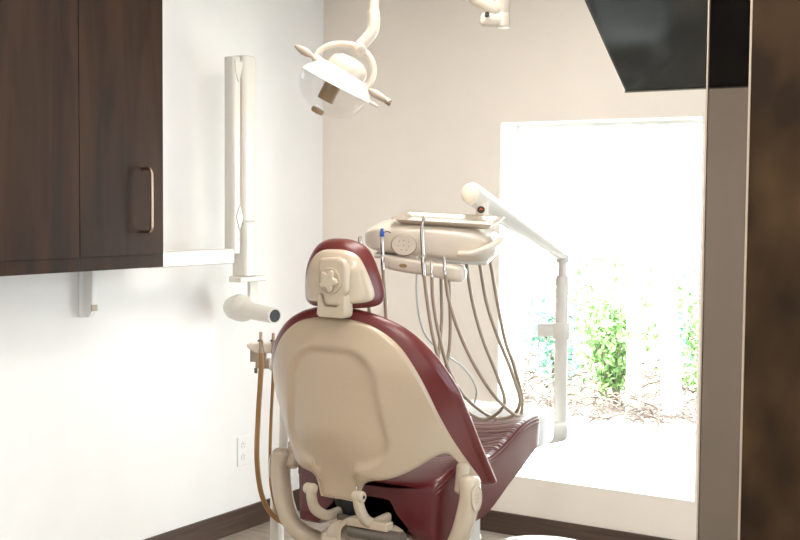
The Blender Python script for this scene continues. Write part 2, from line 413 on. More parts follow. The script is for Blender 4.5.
def tree(x0, x1, y, r, label):
    t = thing('tree', label, 'tree', (x0, y, .2), 'pale trees outside the window')
    obj('trunk', T([(x0, y, .18), (x0+(x1-x0)*.3, y+.02, .7), (x0+(x1-x0)*.6, y, 1.3), (x1, y+.1, 2.6), (x1-.1, y+.2, 4)], lambda q: r*(1.15-.5*q), n=12), M['trunk'], t)
    s = bmesh.new()
    for i in range(7):
        a = random.uniform(0, 2*PI); z = random.uniform(2.8, 3.9)
        sweep(s, cr([(x1-.05, y+.15, z), (x1+.5*math.cos(a), y+.5*math.sin(a), z+.5), (x1+1.0*math.cos(a), y+1.0*math.sin(a), z+.8)], 4), lambda q: .03*(1-.8*q), n=6)
    obj('branches', s, M['trunk'], t)
tree(1.235, 1.12, 1.75, .055, 'pale tree trunk nearer the right edge of the window')
tree(.84, .80, 2.15, .045, 'slim pale tree trunk standing left of the other trunk, outside')

# ------------------------------------------------------------------ wall cabinet
cx = .31
t = thing('wall_cabinet', 'dark walnut wall cabinet at upper left above the white wall', 'cabinet', (.15, -2.0, 1.275))
ys, ye, yl = -1.905, -1.474, -2.34
obj('cabinet_body', B(0, cx, -2.8, ye, 1.272, 2.4), M['cab'], t, smooth=False, bevel=.002)
for (a, b_, lab) in ((ys+.0015, ye-.035, 'with handle'), (-2.336, ys-.0015, None), (-2.79, -2.339, None)):
    d = obj('cabinet_door', B(cx, cx+.007, a, b_, 1.322, 2.39), M['cab'], t, smooth=False, bevel=.001)
    if lab:
        hy = -1.592; hx = cx+.007
        obj('door_handle', T([(hx, hy, 1.41), (hx+.03, hy, 1.41), (hx+.043, hy, 1.422), (hx+.046, hy, 1.445), (hx+.046, hy, 1.61), (hx+.043, hy, 1.633), (hx+.03, hy, 1.645), (hx, hy, 1.645)], .0062, n=12), M['nickel'], d, label='satin nickel bow handle')
struct('trim_2', B(cx-.012, cx+.0005, ys-.0012, ys+.0012, 1.272, 2.4), M['dark'])

# bracket dispenser below the cabinet
t = thing('wall_hook_dispenser', 'small white plastic wall bracket on the white wall under the cabinet', 'bracket', (0, -1.6, 1.1))
obj('back_plate', B(0, .012, -1.625, -1.555, 1.07, 1.29), M['white'], t, bevel=.004)
bm = prism(bmesh.new(), [(0, .02), (.0, .2), (.035, .21), (.05, .17), (.045, .02), (.03, 0), (.01, 0)], -.012, .012, frame_m((.01, -1.592, 1.07), V((1, 0, 0)), V((0, 0, 1)), V((0, -1, 0))))
obj('holder_arm', bm, M['white'], t, bevel=.004)
obj('latch', B(.052, .06, -1.607, -1.577, 1.095, 1.12), M['grey_plastic'], t, bevel=.002)

# outlet
t = thing('wall_outlet', 'white double socket outlet low on the left wall', 'outlet', (0, -.625, .3))
obj('cover_plate', B(0, .007, -.667, -.583, .305, .44), M['white'], t, bevel=.003)
for z in (.345, .4):
    s = obj('socket', L([(.0, .0), (.018, 0), (.0175, .003), (.0, .003)], frame_m((.007, -.625, z), V((0, 1, 0)), V((0, 0, 1)), V((1, 0, 0))), cap=False), M['white'], t)
    bm = bmesh.new()
    for dy in (-.006, .006): box(bm, .0102, .0108, -.625+dy-.0012, -.625+dy+.0012, z+.001, z+.009)
    box(bm, .0102, .0108, -.6275, -.6225, z-.010, z-.005)
    obj('slots', bm, M['grey_plastic'], s, smooth=False)

# ------------------------------------------------------------------ x-ray unit on the left wall
X = .2
t = thing('xray_unit', 'off-white wall mounted dental x-ray unit with folded arm and cone', 'x-ray unit', (0, -1.35, 1.25))
obj('extension_arm', B(X-.03, X+.03, -1.46, -.955, 1.262, 1.325), M['offwhite'], t, bevel=.006)
obj('wall_plate', B(.001, X-.03, -1.46, -1.36, 1.29, 1.45), M['offwhite'], t, bevel=.006)
bm = bmesh.new(); prism(bm, rrect(.03, .026, .016), 1.30, 2.14, frame_m((X, -.935, 0), V((1, 0, 0)), V((0, 1, 0)), V((0, 0, 1))))
obj('folded_arm_rear', bm, M['offwhite'], t, bevel=.006)
bm = bmesh.new(); prism(bm, rrect(.040, .043, .022), 1.44, 2.15, frame_m((X+.003, -.862, 0), V((1, 0, 0)), V((0, 1, 0)), V((0, 0, 1))))
obj('folded_arm_front', bm, M['offwhite'], t, bevel=.008)
bm = bmesh.new(); prism(bm, rrect(.042, .041, .018), 1.205, 1.437, frame_m((X+.006, -.862, 0), V((1, 0, 0)), V((0, 1, 0)), V((0, 0, 1))))
obj('arm_sleeve', bm, M['offwhite'], t, bevel=.004)
bm = bmesh.new(); prism(bm, [(-.022, 0), (0, -.06), (.022, 0), (0, .05)], 0, .006, frame_m((X+.029, -.925, 1.46), V((0, 1, 0)), V((0, 0, 1)), V((1, 0, 0))))
obj('joint_cover', bm, M['offwhite'], t, bevel=.002)
bm = bmesh.new(); prism(bm, [(-.024, .08), (.026, .08), (.022, .05), (.012, .02), (0, -.01), (-.018, .03)], 0, .006, frame_m((X+.028, -.933, 2.04), V((0, 1, 0)), V((0, 0, 1)), V((1, 0, 0))))
obj('joint_cover', bm, M['offwhite'], t, bevel=.001)
obj('gap_seal', B(X+.015, X+.026, -.912, -.905, 1.5, 2.05), M['grey_plastic'], t, smooth=False)
obj('yoke_foot', B(X-.035, X+.035, -.92, -.745, 1.178, 1.203), M['offwhite'], t, bevel=.006)
obj('yoke_plate', B(X-.03, X-.012, -.80, -.745, 1.06, 1.19), M['offwhite'], t, bevel=.004)
hc = pl(238, 308, 0, .14); tip = pl(275, 316, 0, .41)
ax = (tip-hc).normalized()
Lh = (tip-hc).length
obj('tube_head', L([(.0, -.075), (.02, -.073), (.04, -.06), (.052, -.03), (.056, 0), (.056, .035), (.052, .06), (.045, .072)], along(hc, ax), cap=True), M['offwhite'], t)
obj('head_band', L([(.057, .0), (.059, .004), (.059, .03), (.057, .034)], along(hc+V((0, .0, .004)), ax)), M['offwhite'], t)
c = obj('cone', L([(.045, .07), (.036, .09), (.033, Lh), (.028, Lh), (.028, Lh-.02)], along(hc, ax), cap=False), M['offwhite'], t)
obj('cone_opening', L([(.027, Lh-.012), (.0272, Lh-.001)], along(hc, ax)), M['dark'], c, label='black open end of the cone')

# ------------------------------------------------------------------ dental chair
XC = 1.36
def yb(x, z):
    u = min(1, abs(x-XC)/.36); k = .145 + .78*.06*math.log(1+math.exp((.94-z)/.06))
    return -1.865 + .03*smooth(1.0, 1.2, z) + .06*smooth(.82, .60, z)*(1-min(1, u)) + k*u**2.3
def o_(h): return [(XC+x, z) for x, z in mirror_outline(h)]
t = chair = thing('dental_chair', 'maroon leather and beige dental chair facing the window, seen from behind', 'dental chair', (XC, -1.3, 0))
def pdisp(x, z):                                                    # sunken centre panel that runs out into the tab
    x = abs(x-XC); hw = .164+.034*smooth(1.0, .7, z); zc, hh, r = .880, .188, .11
    qx, qz = x-hw+r, abs(z-zc)-hh+r
    d = math.hypot(max(qx, 0), max(qz, 0)) + min(max(qx, qz), 0) - r
    if z < .76: d = min(d, x-.078)
    v = .018*smooth(.012, -.022, d) - .005*math.exp(-((d-.02)/.014)**2)*smooth(.63, .67, z) - .006*smooth(.055, .035, x)*smooth(1.08, 1.11, z)
    return max(v, .018*smooth(.672, .640, z)*smooth(.17, .11, x))
s_up = [(0, 1.163), (.07, 1.16), (.148, 1.140), (.216, 1.095), (.264, 1.03), (.296, .95), (.315, .86), (.328, .78), (.339, .71), (.350, .64)]
s_lo = [(0, .574), (.062, .574), (.070, .576), (.075, .592), (.080, .614), (.088, .632), (.104, .643), (.13, .650), (.19, .664), (.24, .692), (.28, .722), (.30, .733), (.315, .727), (.327, .69), (.337, .645), (.344, .620), (.351, .618)]
bs = obj('backrest_shell', colpad(XC, s_up, s_lo, yb, .022, .012, disp=pdisp, nc=110, nr=60), M['shell'], t, label='beige moulded backrest shell')
c_up = [(0, 1.195), (.07, 1.192), (.155, 1.172), (.240, 1.128), (.314, 1.052), (.356, .96), (.374, .86), (.377, .76), (.378, .67), (.379, .62)]
c_lo = [(0, .68), (.1, .68), (.2, .70), (.27, .74), (.30, .75), (.32, .72), (.333, .66), (.345, .61), (.355, .598), (.368, .600), (.379, .613)]
obj('backrest_cushion', colpad(XC, c_up, c_lo, lambda x, z: yb(x, z)+.014+max(0, pdisp(x, z)), .040, .026, bulge=.02, nc=90), M['leather'], t, label='maroon leather backrest cushion')
# headrest
hz = 1.305
def yh(x, z): return -1.875 + .075*(abs(x-XC)/.145)**2.3 + .04*smooth(1.3, 1.44, z)
head_o = [(0, 1.412), (.045, 1.408), (.088, 1.388), (.118, 1.345), (.137, 1.29), (.144, 1.235), (.132, 1.205), (.09, 1.196), (.04, 1.195), (0, 1.195)]
obj('headrest_cushion', pillow(o_(head_o), lambda x, z: yh(x, z)+.012, .066, s0=.72, rings=14, cx=XC, cz=hz, bulge=.01), M['leather'], t, label='maroon leather headrest cushion')
hs_o = [(0, 1.380), (.042, 1.376), (.073, 1.358), (.095, 1.322), (.110, 1.275), (.116, 1.235), (.104, 1.218), (.07, 1.212), (.03, 1.212), (0, 1.212)]
obj('headrest_shell', pillow([(x+.013+(x-XC)*.07, z) for x, z in o_(hs_o)], lambda x, z: yh(x-.006, z)+.002, .03, s0=.86, rings=14, cx=XC, cz=1.295), M['plastic'], t, label='beige plastic headrest back')
MX = lambda y, z, x=XC: frame_m((x, y, z), V((1, 0, 0)), V((0, 0, 1)), V((0, -1, 0)))   # faces the viewer behind the chair
bm = bmesh.new()
prism(bm, [(-.052, .062), (.02, .066), (.046, .052), (.052, .03), (.05, -.04), (.03, -.062), (.024, -.085), (-.03, -.085), (-.035, -.06), (-.055, -.035), (-.058, -.01), (-.048, .008), (-.058, .03)], -.006, .024, MX(-1.868, 1.292, XC+.044))
hb = obj('headrest_bracket', bm, M['plastic'], t, bevel=.010)
star = []
for i in range(60):
    a = 2*PI*i/60; r = .030 + .0066*math.cos(5*a+.6); star.append((r*math.cos(a), r*math.sin(a)))
bm = bmesh.new(); kx = XC+.036
prism(bm, star, 0, .015, MX(-1.894, 1.284, kx)); obj('lock_knob', bm, M['plastic'], t, bevel=.006, label='five lobed locking knob')
obj('knob_ring', L([(.0, 0), (.042, 0), (.042, .004), (.038, .006), (.037, .003), (0, .003)], MX(-1.893, 1.284, kx), n=40, cap=False), M['plastic'], hb)
bm = bmesh.new()
prism(bm, [(-.054, 0), (-.05, .028), (-.054, .052), (-.048, .066), (-.034, .062), (-.032, .04), (-.024, .026), (.022, .026), (.03, .04), (.024, .052), (.03, .066), (.048, .068), (.054, .056), (.054, .0), (.046, -.010), (-.043, -.010)], -.03, .018, MX(-1.866, 1.178, XC+.030))
obj('headrest_yoke', bm, M['plastic'], t, bevel=.005)
obj('headrest_post', B(XC-.02, XC+.04, -1.865, -1.850, 1.172, 1.25), M['plastic'], t, bevel=.004)

# seat: sections (y, half width, top z, bottom z, bottom z at centre)
secs = [(-1.645, .255, .612, .47, .56), (-1.635, .275, .632, .44, .56), (-1.600, .288, .655, .425, .565), (-1.530, .29, .685, .428, .56), (-1.450, .29, .697, .45, .54), (-1.380, .288, .682, .455, .52), (-1.310, .285, .668, .46, .50), (-1.240, .283, .677, .482, .50), (-1.140, .281, .705, .525, .53), (-1.040, .28, .738, .565, .565), (-0.960, .279, .75, .60, .60), (-0.890, .278, .75, .630, .630), (-0.855, .262, .738, .645, .645)]
bm = bmesh.new(); prev = None; first = None
P = cr([V((y, w_, zt)) for y, w_, zt, zb, zm in secs], 4); Q = cr([V((y, zb, zm)) for y, w_, zt, zb, zm in secs], 4)
for i, (a, b_) in enumerate(zip(P, Q)):
    y, w_, zt = a; zb, zm = b_.y, b_.z; sec = []
    for s, e in ((.0, 0), (.3, 0), (.55, 0), (.75, 0), (.88, .0), (.95, -.002), (.985, -.009), (1, -.022)):
        sec.append((w_*s, zt + e - .028*(1-s**2.2)*smooth(-1.7, -1.5, y) - (.012*(1-min(1, s/.85)**2))))
    h = zt-zb
    for f in (.25, .5, .75, .93, .985): sec.append((w_*(1-.02*f), zt-.022-(h-.022)*f))
    for s in (.92, .7, .5, .4, .0): sec.append((w_*s, zm + (zb-zm)*smooth(.38, .62, s) if s < .92 else zb))
    full = [(x, z) for x, z in sec] + [(-x, z) for x, z in sec[::-1][1:-1]]
    ring = [bm.verts.new((XC+x, y, z)) for x, z in full]
    if prev:
        for k in range(len(ring)): bm.faces.new((prev[k], prev[(k+1) % len(ring)], ring[(k+1) % len(ring)], ring[k]))
    else: first = ring
    prev = ring
def capring(bm, ring, yo):
    n = len(ring); h = n//2
    for i in range(1, h+1):
        a, b_, c_, d_ = ring[i-1], ring[i], ring[(n-i) % n], ring[(n-i+1) % n]
        f = list(dict.fromkeys([a, b_, c_, d_]))
        if len(f) >= 3: 
            try: bm.faces.new(f)
            except ValueError: pass
capring(bm, first, 0); capring(bm, prev, 0)
seat = obj('seat_cushion', bm, M['gather'], t, label='maroon gathered leather seat')
seat.data.set_sharp_from_angle(angle=math.radians(42))
for s in (-1, 1):
    for off, zo in ((.0, -.016), (.0, -.03)):
        path = [V((XC+s*(q.y+.0005), q.x, q.z+zo)) for q in P[3:-3]]
        obj('piping', sweep(bmesh.new(), path, .0022, n=6), M['leather'], seat)
path = cr([(XC, -1.52, .648), (XC+.015, -1.3, .625), (XC+.03, -1.1, .672), (XC+.035, -.98, .705), (XC+.02, -.9, .712)], 6)
path2 = [p + V((.10, 0, .012)) for p in path]
obj('piping', sweep(bmesh.new(), path2, .004, n=6), M['leather'], seat)
# toe end
bm = bmesh.new(); prev = None; ringN = rrect(1, 1, .3, 6)
for y, w_, zt, zb in ((-.93, .24, .74, .60), (-.86, .262, .752, .598), (-.78, .262, .752, .60), (-.70, .25, .742, .602), (-.66, .235, .725, .61), (-.645, .2, .70, .63)):
    ring = [bm.verts.new((XC+w_*a, y, (zt+zb)/2+(zt-zb)/2*b_)) for a, b_ in ringN]
    if prev:
        for k in range(len(ring)): bm.faces.new((prev[k], prev[(k+1) % len(ring)], ring[(k+1) % len(ring)], ring[k]))
    else: bm.faces.new(ring)
    prev = ring
bm.faces.new(prev); obj('toe_cover', bm, M['toe'], t, sub=1, label='glossy white cover over the toe end')
bm = bmesh.new(); prism(bm, [(-1.32, .47), (-1.25, .50), (-.9, .61), (-.72, .63), (-.7, .6), (-.9, .565), (-1.2, .43)], -.16, .16, frame_m((XC, 0, 0), V((0, 1, 0)), V((0, 0, 1)), V((1, 0, 0))))
obj('legrest_underside', bm, M['offwhite'], t, bevel=.01)
# support arms with pods
def flat(pts, ra, rb, **k): return T(pts, lambda q: (ra(q) if callable(ra) else ra, rb(q) if callable(rb) else rb), **k)
for s in (-1, 1):
    px = XC+s*.372
    a = obj('armrest_support', T([(px, -1.60, .650), (px+s*.006, -1.605, .60), (px-s*.004, -1.61, .54), (px-s*.02, -1.615, .48), (px-s*.05, -1.615, .42), (px-s*.10, -1.60, .375), (px-s*.19, -1.57, .35), (px-s*.30, -1.52, .34)],
        lambda q: (.030, .041-.008*q), n=20, up=(0, -1, 0), power=2.4), M['plastic'], t)
    obj('hinge_link', T([(px-s*.035, -1.575, .685), (px-s*.035, -1.58, .65), (px-s*.034, -1.59, .61)], .024, n=16), M['plastic'], a)
    nrm = V((s*.93, -.37, .0)).normalized(); ex = V((0, 0, 1)).cross(nrm).normalized()
    c0 = V((px+s*.006, -1.605, .60)) + V((s*.029, -.013, 0)) if s > 0 else V((px+s*.006, -1.605, .60)) + V((s*.03, -.012, 0))
    e = obj('emblem', L([(0, 0), (1, 0), (1, 1), (.9, 1.6), (.88, .8), (.0, .8)], frame_m(c0, ex*.022, V((0, 0, 1))*.042, nrm*.0035), n=32, cap=False), M['plastic'], a)
    st = bmesh.new()
    for i in range(8):
        an = PI*i/4; q = c0 + nrm*.003 + ex*.008*math.cos(an) + V((0, 0, 1))*.015*math.sin(an)
        lathe(st, [(0, 0), (.0022, 0), (.0015, .0012), (0, .0014)], along(q, nrm), n=8, cap=False)
    lathe(st, [(0, 0), (.003, 0), (.002, .0012), (0, .0014)], along(c0+nrm*.003, nrm), n=10, cap=False)
    obj('emblem_star', st, M['grey_plastic'], e)
# hinge arms at the tab
for s in (-1, 1):
    hx = XC+s*.090+.006
    a = obj('hinge_arm', T([(hx, -1.823, .606), (hx+s*.002, -1.818, .575), (hx+s*.004, -1.80, .540), (hx+s*.002, -1.765, .512), (hx, -1.72, .498), (hx, -1.64, .5), (hx, -1.55, .5)], lambda q: (.013, .019-.003*q), n=16, power=3), M['plastic'], t)
    obj('hinge_pin', L([(0, -.02), (.016, -.018), (.018, -.014), (.018, .014), (.016, .018), (.0, .02)], frame_m((hx+s*.004, -1.823, .606), V((0, 1, 0)), V((0, 0, 1)), V((1, 0, 0))), cap=False), M['plastic'], a)
    obj('bolt', L([(0, .0), (.006, 0), (.006, .022), (0, .022)], frame_m((hx+.003, -1.823, .606), V((0, 1, 0)), V((0, 0, 1)), V((s, 0, 0))), cap=False, n=8), M['dark'], a)
obj('tab_hinge_plate', B(XC+.072, XC+.077, -1.80, -1.775, .585, .63), M['chrome'], t, bevel=.002)
# mechanism under the seat
obj('tilt_frame', B(XC-.16, XC+.16, -1.52, -1.2, .49, .535), M['dark'], t, bevel=.01, label='black tilt frame')
obj('crossbar', B(XC+.02, XC+.17, -1.77, -1.73, .49, .516), M['plastic'], t, bevel=.003)
bm = bmesh.new()
for dx in (-.05, .12):
    bm = bmesh.new(); lathe(bm, [(0, -.035), (.05, -.035), (.056, -.028), (.056, .028), (.05, .035), (0, .035)], frame_m((XC+dx, -1.68, .425), V((1, 0, 0)), V((0, 0, 1)), V((0, -1, 0))), cap=False)
    obj('motor_cover', bm, M['plastic'], t)
for dx, rr in ((-.005, .052), (.085, .042)):
    obj('gear_cover', L([(rr*.72, -.02), (rr, -.02), (rr+.004, -.012), (rr+.004, .012), (rr, .02), (rr*.72, .02)], frame_m((XC+dx+.03, -1.74, .455-.02*dx), V((1, 0, 0)), V((0, 0, 1)), V((0, -1, 0))), n=30, cap=False), M['plastic'], t)
obj('guard_plate', B(XC-.07, XC+.10, -1.70, -1.69, .40, .50), M['mech'], t, bevel=.003)
bm = bmesh.new(); prism(bm, rrect(.17, .12, .06), .30, .44, frame_m((XC+.02, -1.60, 0), V((1, 0, 0)), V((0, 1, 0)), V((0, 0, 1))))
obj('lift_cover', bm, M['plastic'], t, bevel=.03)
obj('actuator', L([(0, -.1), (.022, -.1), (.022, .1), (0, .1)], frame_m((XC+.12, -1.75, .47), V((0, 1, 0)), V((0, 0, 1)), V((1, 0, 0))), cap=False), M['mech'], t)
obj('spring_cylinder', L([(0, -.09), (.03, -.09), (.034, -.08), (.034, .08), (.03, .09), (0, .09)], along((XC-.06, -1.62, .47), (.25, .3, -.9)), cap=False), M['dark'], t)
bm = bmesh.new(); prism(bm, rrect(.14, .22, .06), .05, .32, frame_m((XC, -1.25, 0), V((1, 0, 0)), V((0, 1, 0)), V((0, 0, 1))))
obj('pedestal', bm, M['plastic'], t, bevel=.02)
bm = bmesh.new(); prism(bm, rrect(.17, .2, .06), .30, .51, frame_m((XC, -1.3, 0), V((1, 0, 0)), V((0, 1, 0)), V((0, 0, 1))))
obj('lift_column', bm, M['offwhite'], t, bevel=.02)
bm = bmesh.new(); prism(bm, rrect(.28, .5, .14), 0, .05, frame_m((XC, -1.15, 0), V((1, 0, 0)), V((0, 1, 0)), V((0, 0, 1))))
obj('base_plate', bm, M['plastic'], t, bevel=.015)

# ------------------------------------------------------------------ delivery unit
py_ = -.55
ptx = 1.566
t = thing('delivery_unit', 'ivory dental delivery unit with swing arm and white post before the window', 'delivery unit', (ptx, py_, 0))
pb = .0
obj('post', L([(0, .60), (.026, .60), (.026, 1.0), (.0265, 1.002), (.0265, 1.235), (.022, 1.243), (.017, 1.246), (.017, 1.30), (0, 1.30)], Matrix.Translation((ptx, py_, 0)), cap=False), M['offwhite'], t)
obj('lower_arm', T([(ptx, py_, .625), (ptx-.05, py_-.12, .615), (ptx-.14, py_-.32, .565), (ptx-.18, py_-.52, .47), (ptx-.19, py_-.62, .36)], lambda q: (.04, .042), n=16, power=3), M['offwhite'], t)
bm = L([(0, -.032), (.034, -.032), (.036, -.028), (.036, .028), (.034, .032), (0, .032)], Matrix.Translation((ptx, py_, 1.025)), cap=False)
c = obj('post_clamp', bm, M['offwhite'], t)
prism(bm := bmesh.new(), rrect(.034, .022, .006), -.028, .024, frame_m(V((ptx, py_, 1.03))+RGT*-.055, RGT, V((0, 1, 0)), V((0, 0, 1)))); obj('clamp_lug', bm, M['offwhite'], c, bevel=.004)
A0 = dep(471, 193, 4.12); A1 = V((ptx, py_, 1.300)) + V((.0, .0, .022))
d = (A1-A0).normalized()
obj('swing_arm', sweep(bmesh.new(), [A0.lerp(A1, q/12) for q in range(13)], lambda q: (.036-.012*q, .039-.015*q), n=24, round_end=False), M['offwhite'], t)
obj('arm_end_cap', L([(0, -.012), (.02, -.012), (.032, -.006), (.0365, .004), (.0365, .012), (0, .012)], along(A0-d*.008, d), cap=False), M['ivory'], t)
obj('arm_pivot', L([(0, -.028), (.024, -.028), (.026, -.02), (.026, .004), (0, .004)], Matrix.Translation(A1+V((0, 0, 0))), cap=False), M['offwhite'], t)
# stub down to the head
s0_ = dep(482, 202, 4.16)
obj('head_post', L([(0, 0), (.024, 0), (.022, .03), (.022, .13), (0, .13)], Matrix.Translation(s0_-V((0, 0, .12))), cap=False), M['ivory'], t)
bd = obj('warning_badge', L([(0, 0), (.013, 0), (.013, .003), (0, .003)], along(dep(481, 209.5, 4.10), -FWD+V((0, 0, -.5))), cap=False), M['dark'], t)
bm = bmesh.new(); prism(bm, [(-.007, 0), (.007, 0), (0, .009)], .003, .0036, along(dep(481, 209.5, 4.10), -FWD+V((0, 0, -.5)))); obj('warning_triangle', bm, M['red'], bd, smooth=False)
# head local frame: a slight yaw and sag to the right
th = math.radians(20); sag = math.radians(2.6)
hx_ = V((math.cos(th)*math.cos(sag), math.sin(th)*math.cos(sag), -math.sin(sag))); hz_ = V((math.sin(sag)*math.cos(th), math.sin(sag)*math.sin(th), math.cos(sag))); pitch_ = math.radians(6.5); hy_ = hz_.cross(hx_); hy_, hz_ = hy_*math.cos(pitch_)+hz_*math.sin(pitch_), hz_*math.cos(pitch_)-hy_*math.sin(pitch_)
HC = dep(430, 243, 4.0) + hy_*.07
HM = frame_m(HC, hx_, hy_, hz_)
# body: loft along x, half width .22
bm = bmesh.new(); prev = None
for x, d0, zt, zb in ((-.236, .02, .008, -.016), (-.230, .05, .024, -.026), (-.212, .08, .040, -.034), (-.18, .105, .053, -.039), (-.135, .118, .060, -.042), (0, .12, .062, -.048), (.10, .12, .060, -.052), (.155, .118, .055, -.053), (.19, .108, .042, -.050), (.212, .085, .025, -.042), (.224, .05, .008, -.030)):
    ring = [bm.verts.new((x, d0*a, (zt+zb)/2+(zt-zb)/2*b_)) for a, b_ in rrect(1, 1, .45, 6)]
    if prev:
        for k in range(len(ring)): bm.faces.new((prev[k], prev[(k+1) % len(ring)], ring[(k+1) % len(ring)], ring[k]))
    else: bm.faces.new(ring)
    prev = ring
bm.faces.new(prev); bmesh.ops.transform(bm, matrix=HM, verts=bm.verts[:])
head = obj('control_head', bm, M['ivory'], t, sub=1, label='ivory rounded control head')
def hp(x, y, z): return HM @ V((x, y, z))
obj('grab_handle', T([hp(.11, -.122, -.022), hp(.15, -.135, -.018), hp(.19, -.13, -.002), hp(.222, -.10, .015), hp(.236, -.06, .026)], lambda q: (.012, .011), n=12), M['ivory'], head)
obj('under_tray', box(bmesh.new(), -.19, .20, -.09, .105, -.062, -.044, mtx=HM), M['offwhite'], head, bevel=.008)
kp = frame_m(hp(-.078, -.119, -.004), hx_, hz_, -hy_)
pad = obj('touch_pad', L([(0, 0), (.040, 0), (.042, .004), (.040, .007), (.037, .0065), (0, .0065)], kp @ Matrix.Diagonal((1, .82, 1, 1)), n=40, cap=False), M['ivory'], head)
bm = bmesh.new(); lathe(bm, [(.0425, .0), (.0445, .003), (.0425, .006)], kp @ Matrix.Diagonal((1, .82, 1, 1)), n=40, cap=False); obj('pad_ring', bm, M['grey_plastic'], pad)
bm = bmesh.new()
for i, (a, b_) in enumerate(((-.015, .012), (.0, .016), (.016, .012), (-.018, -.003), (.0, .0), (.018, -.003), (-.008, -.016), (.01, -.016))): lathe(bm, [(0, .0065), (.0028, .0065), (.0022, .0082), (0, .0082)], kp @ Matrix.Translation((a, b_, 0)), n=10, cap=False)
obj('pad_buttons', bm, M['grey_plastic'], pad)
obj('vent_slot', T([hp(-.150, -.110, .032), hp(-.138, -.113, .037), hp(-.126, -.115, .033)], .0016, n=6), M['dark'], head)
# handpiece holder bar: its own row of yokes
hb_ = bmesh.new(); prev = None
for x, r in ((-.160, .010), (-.155, .018), (-.13, .024), (-.08, .026), (-.02, .024), (.04, .025), (.09, .029), (.118, .026), (.130, .014)):
    ring = [hb_.verts.new((x, -.095+r*1.2*a, -.080-.10*x+r*b_)) for a, b_ in rrect(1, 1, .5, 5)]
    if prev:
        for k in range(len(ring)): hb_.faces.new((prev[k], prev[(k+1) % len(ring)], ring[(k+1) % len(ring)], ring[k]))
    else: hb_.faces.new(ring)
    prev = ring
hb_.faces.new(prev); bmesh.ops.transform(hb_, matrix=HM, verts=hb_.verts[:])
bar = obj('handpiece_holder', hb_, M['ivory'], t, label='ivory bar that holds the handpieces')
obj('holder_neck', box(bmesh.new(), -.11, -.03, -.105, -.05, -.07, -.02, mtx=HM), M['ivory'], bar, bevel=.01)
obj('amber_button', L([(0, 0), (.016, 0), (.013, .005), (0, .006)], frame_m(hp(-.078, -.122, -.073), hx_, hz_, -hy_) @ Matrix.Diagonal((1, .5, 1, 1)), cap=False), M['amber'], bar, label='amber oval button')
bm = bmesh.new()
for x in (-.152, -.128): box(bm, x, x+.004, -.124, -.12, -.088, -.062, mtx=HM)
obj('holder_seams', bm, M['grey_plastic'], bar, smooth=False)

# tray on top
t2 = thing('instrument_tray', 'empty stainless steel instrument tray on top of the delivery head', 'tray', hp(.04, 0, .062))
tw, td, th_ = .178, .115, .020
bm = bmesh.new(); TM = frame_m(hp(.048, .0, .062), hx_, hy_, hz_)
rs = []
for k, (sx, sy, z) in enumerate(((tw-.028, td-.028, .0), (tw-.012, td-.012, .014), (tw-.010, td-.010, .016), (tw, td, .018), (tw, td, .0165), (tw-.011, td-.011, .0145), (tw-.013, td-.013, .0125), (tw-.028, td-.028, -.0015))):
    rs.append([bm.verts.new((a, b_, z)) for a, b_ in rrect(sx, sy, .02, 5)])
bm.faces.new(rs[0]); bm.faces.new(rs[-1])
for a, b_ in zip(rs, rs[1:]):
    for k in range(len(a)): bm.faces.new((a[k], a[(k+1) % len(a)], b_[(k+1) % len(a)], b_[k]))
bmesh.ops.transform(bm, matrix=TM, verts=bm.verts[:]); obj('tray_pan', bm, M['tray'], t2)
obj('tray_mat', box(bmesh.new(), -tw+.034, tw-.034, -td+.034, td-.034, .0003, .0012, mtx=TM), M['offwhite'], t2, label='white paper liner')

# handpieces with hoses
def zp(px, py, z): return pl(px, py, 2, z)
DH = 3.89
def handpiece(label, px, top, bot, rad, hose, hm='hose', tip=None, bent=False, collar=True, hr=.006):
    a = dep(px[0], top, DH); b_ = dep(px[1], bot, DH)
    g = thing('handpiece', label, 'handpiece', b_, 'handpieces in the holder bar')
    ln = (a-b_).length; ax = (a-b_).normalized()
    pr = [(0, 0), (rad*.9, 0), (rad, .004), (rad, ln*.38), (rad*.82, ln*.4), (rad*.86, ln*.44), (rad*.95, ln*.8), (rad*.7, ln*.98), (0, ln)]
    obj('handle', L(pr, along(b_, ax), n=20, cap=False), M['chrome'], g)
    if collar: obj('collar', L([(0, 0), (rad*1.12, 0), (rad*1.12, .006), (0, .006)], along(b_+ax*ln*.38, ax), n=20, cap=False), M['plastic'], g)
    if tip == 'blue':
        obj('tip', L([(0, 0), (.0078, 0), (.0075, .016), (.0055, .018), (.005, .026), (0, .027)], along(a-ax*.002, ax), n=16, cap=False), M['blue'], g, label='bright blue tip')
    if bent:
        obj('bent_head', T([a-ax*.004, a+ax*.01+RGT*.002, a+ax*.02+RGT*.006], .004, n=10), M['chrome'], g)
        obj('head_cap', L([(0, -.007), (.0055, -.007), (.0055, .007), (0, .007)], along(a+ax*.023+RGT*.006, RGT*-.5+UPV), n=14, cap=False), M['chrome'], g)
    obj('hose', T([b_+ax*.004]+hose, hr, k=7, n=10), M[hm], g, label='taupe rubber hose looping down to the seat')
S = .775
handpiece('chrome handpiece with bright blue tip, left of centre in the holder', (382, 383), 236, 270, .0075,
    [dep(385, 300, 3.92), dep(388, 340, 3.95), dep(400, 400, 4.0), dep(430, 408, 4.03), dep(449, 350, 4.05), dep(449, 275, 4.06)], tip='blue')
handpiece('tall chrome handpiece with an angled head, standing before the touch pad', (422, 424), 226, 276, .0085,
    [dep(427, 300, 3.92), dep(435, 345, 3.94), dep(452, 395, 3.98), zp(482, 419, S-.004), dep(504, 405, 4.15), dep(498, 378, 4.15), dep(483, 340, 4.14), dep(472, 300, 4.12), dep(466, 260, 4.10)], bent=True)
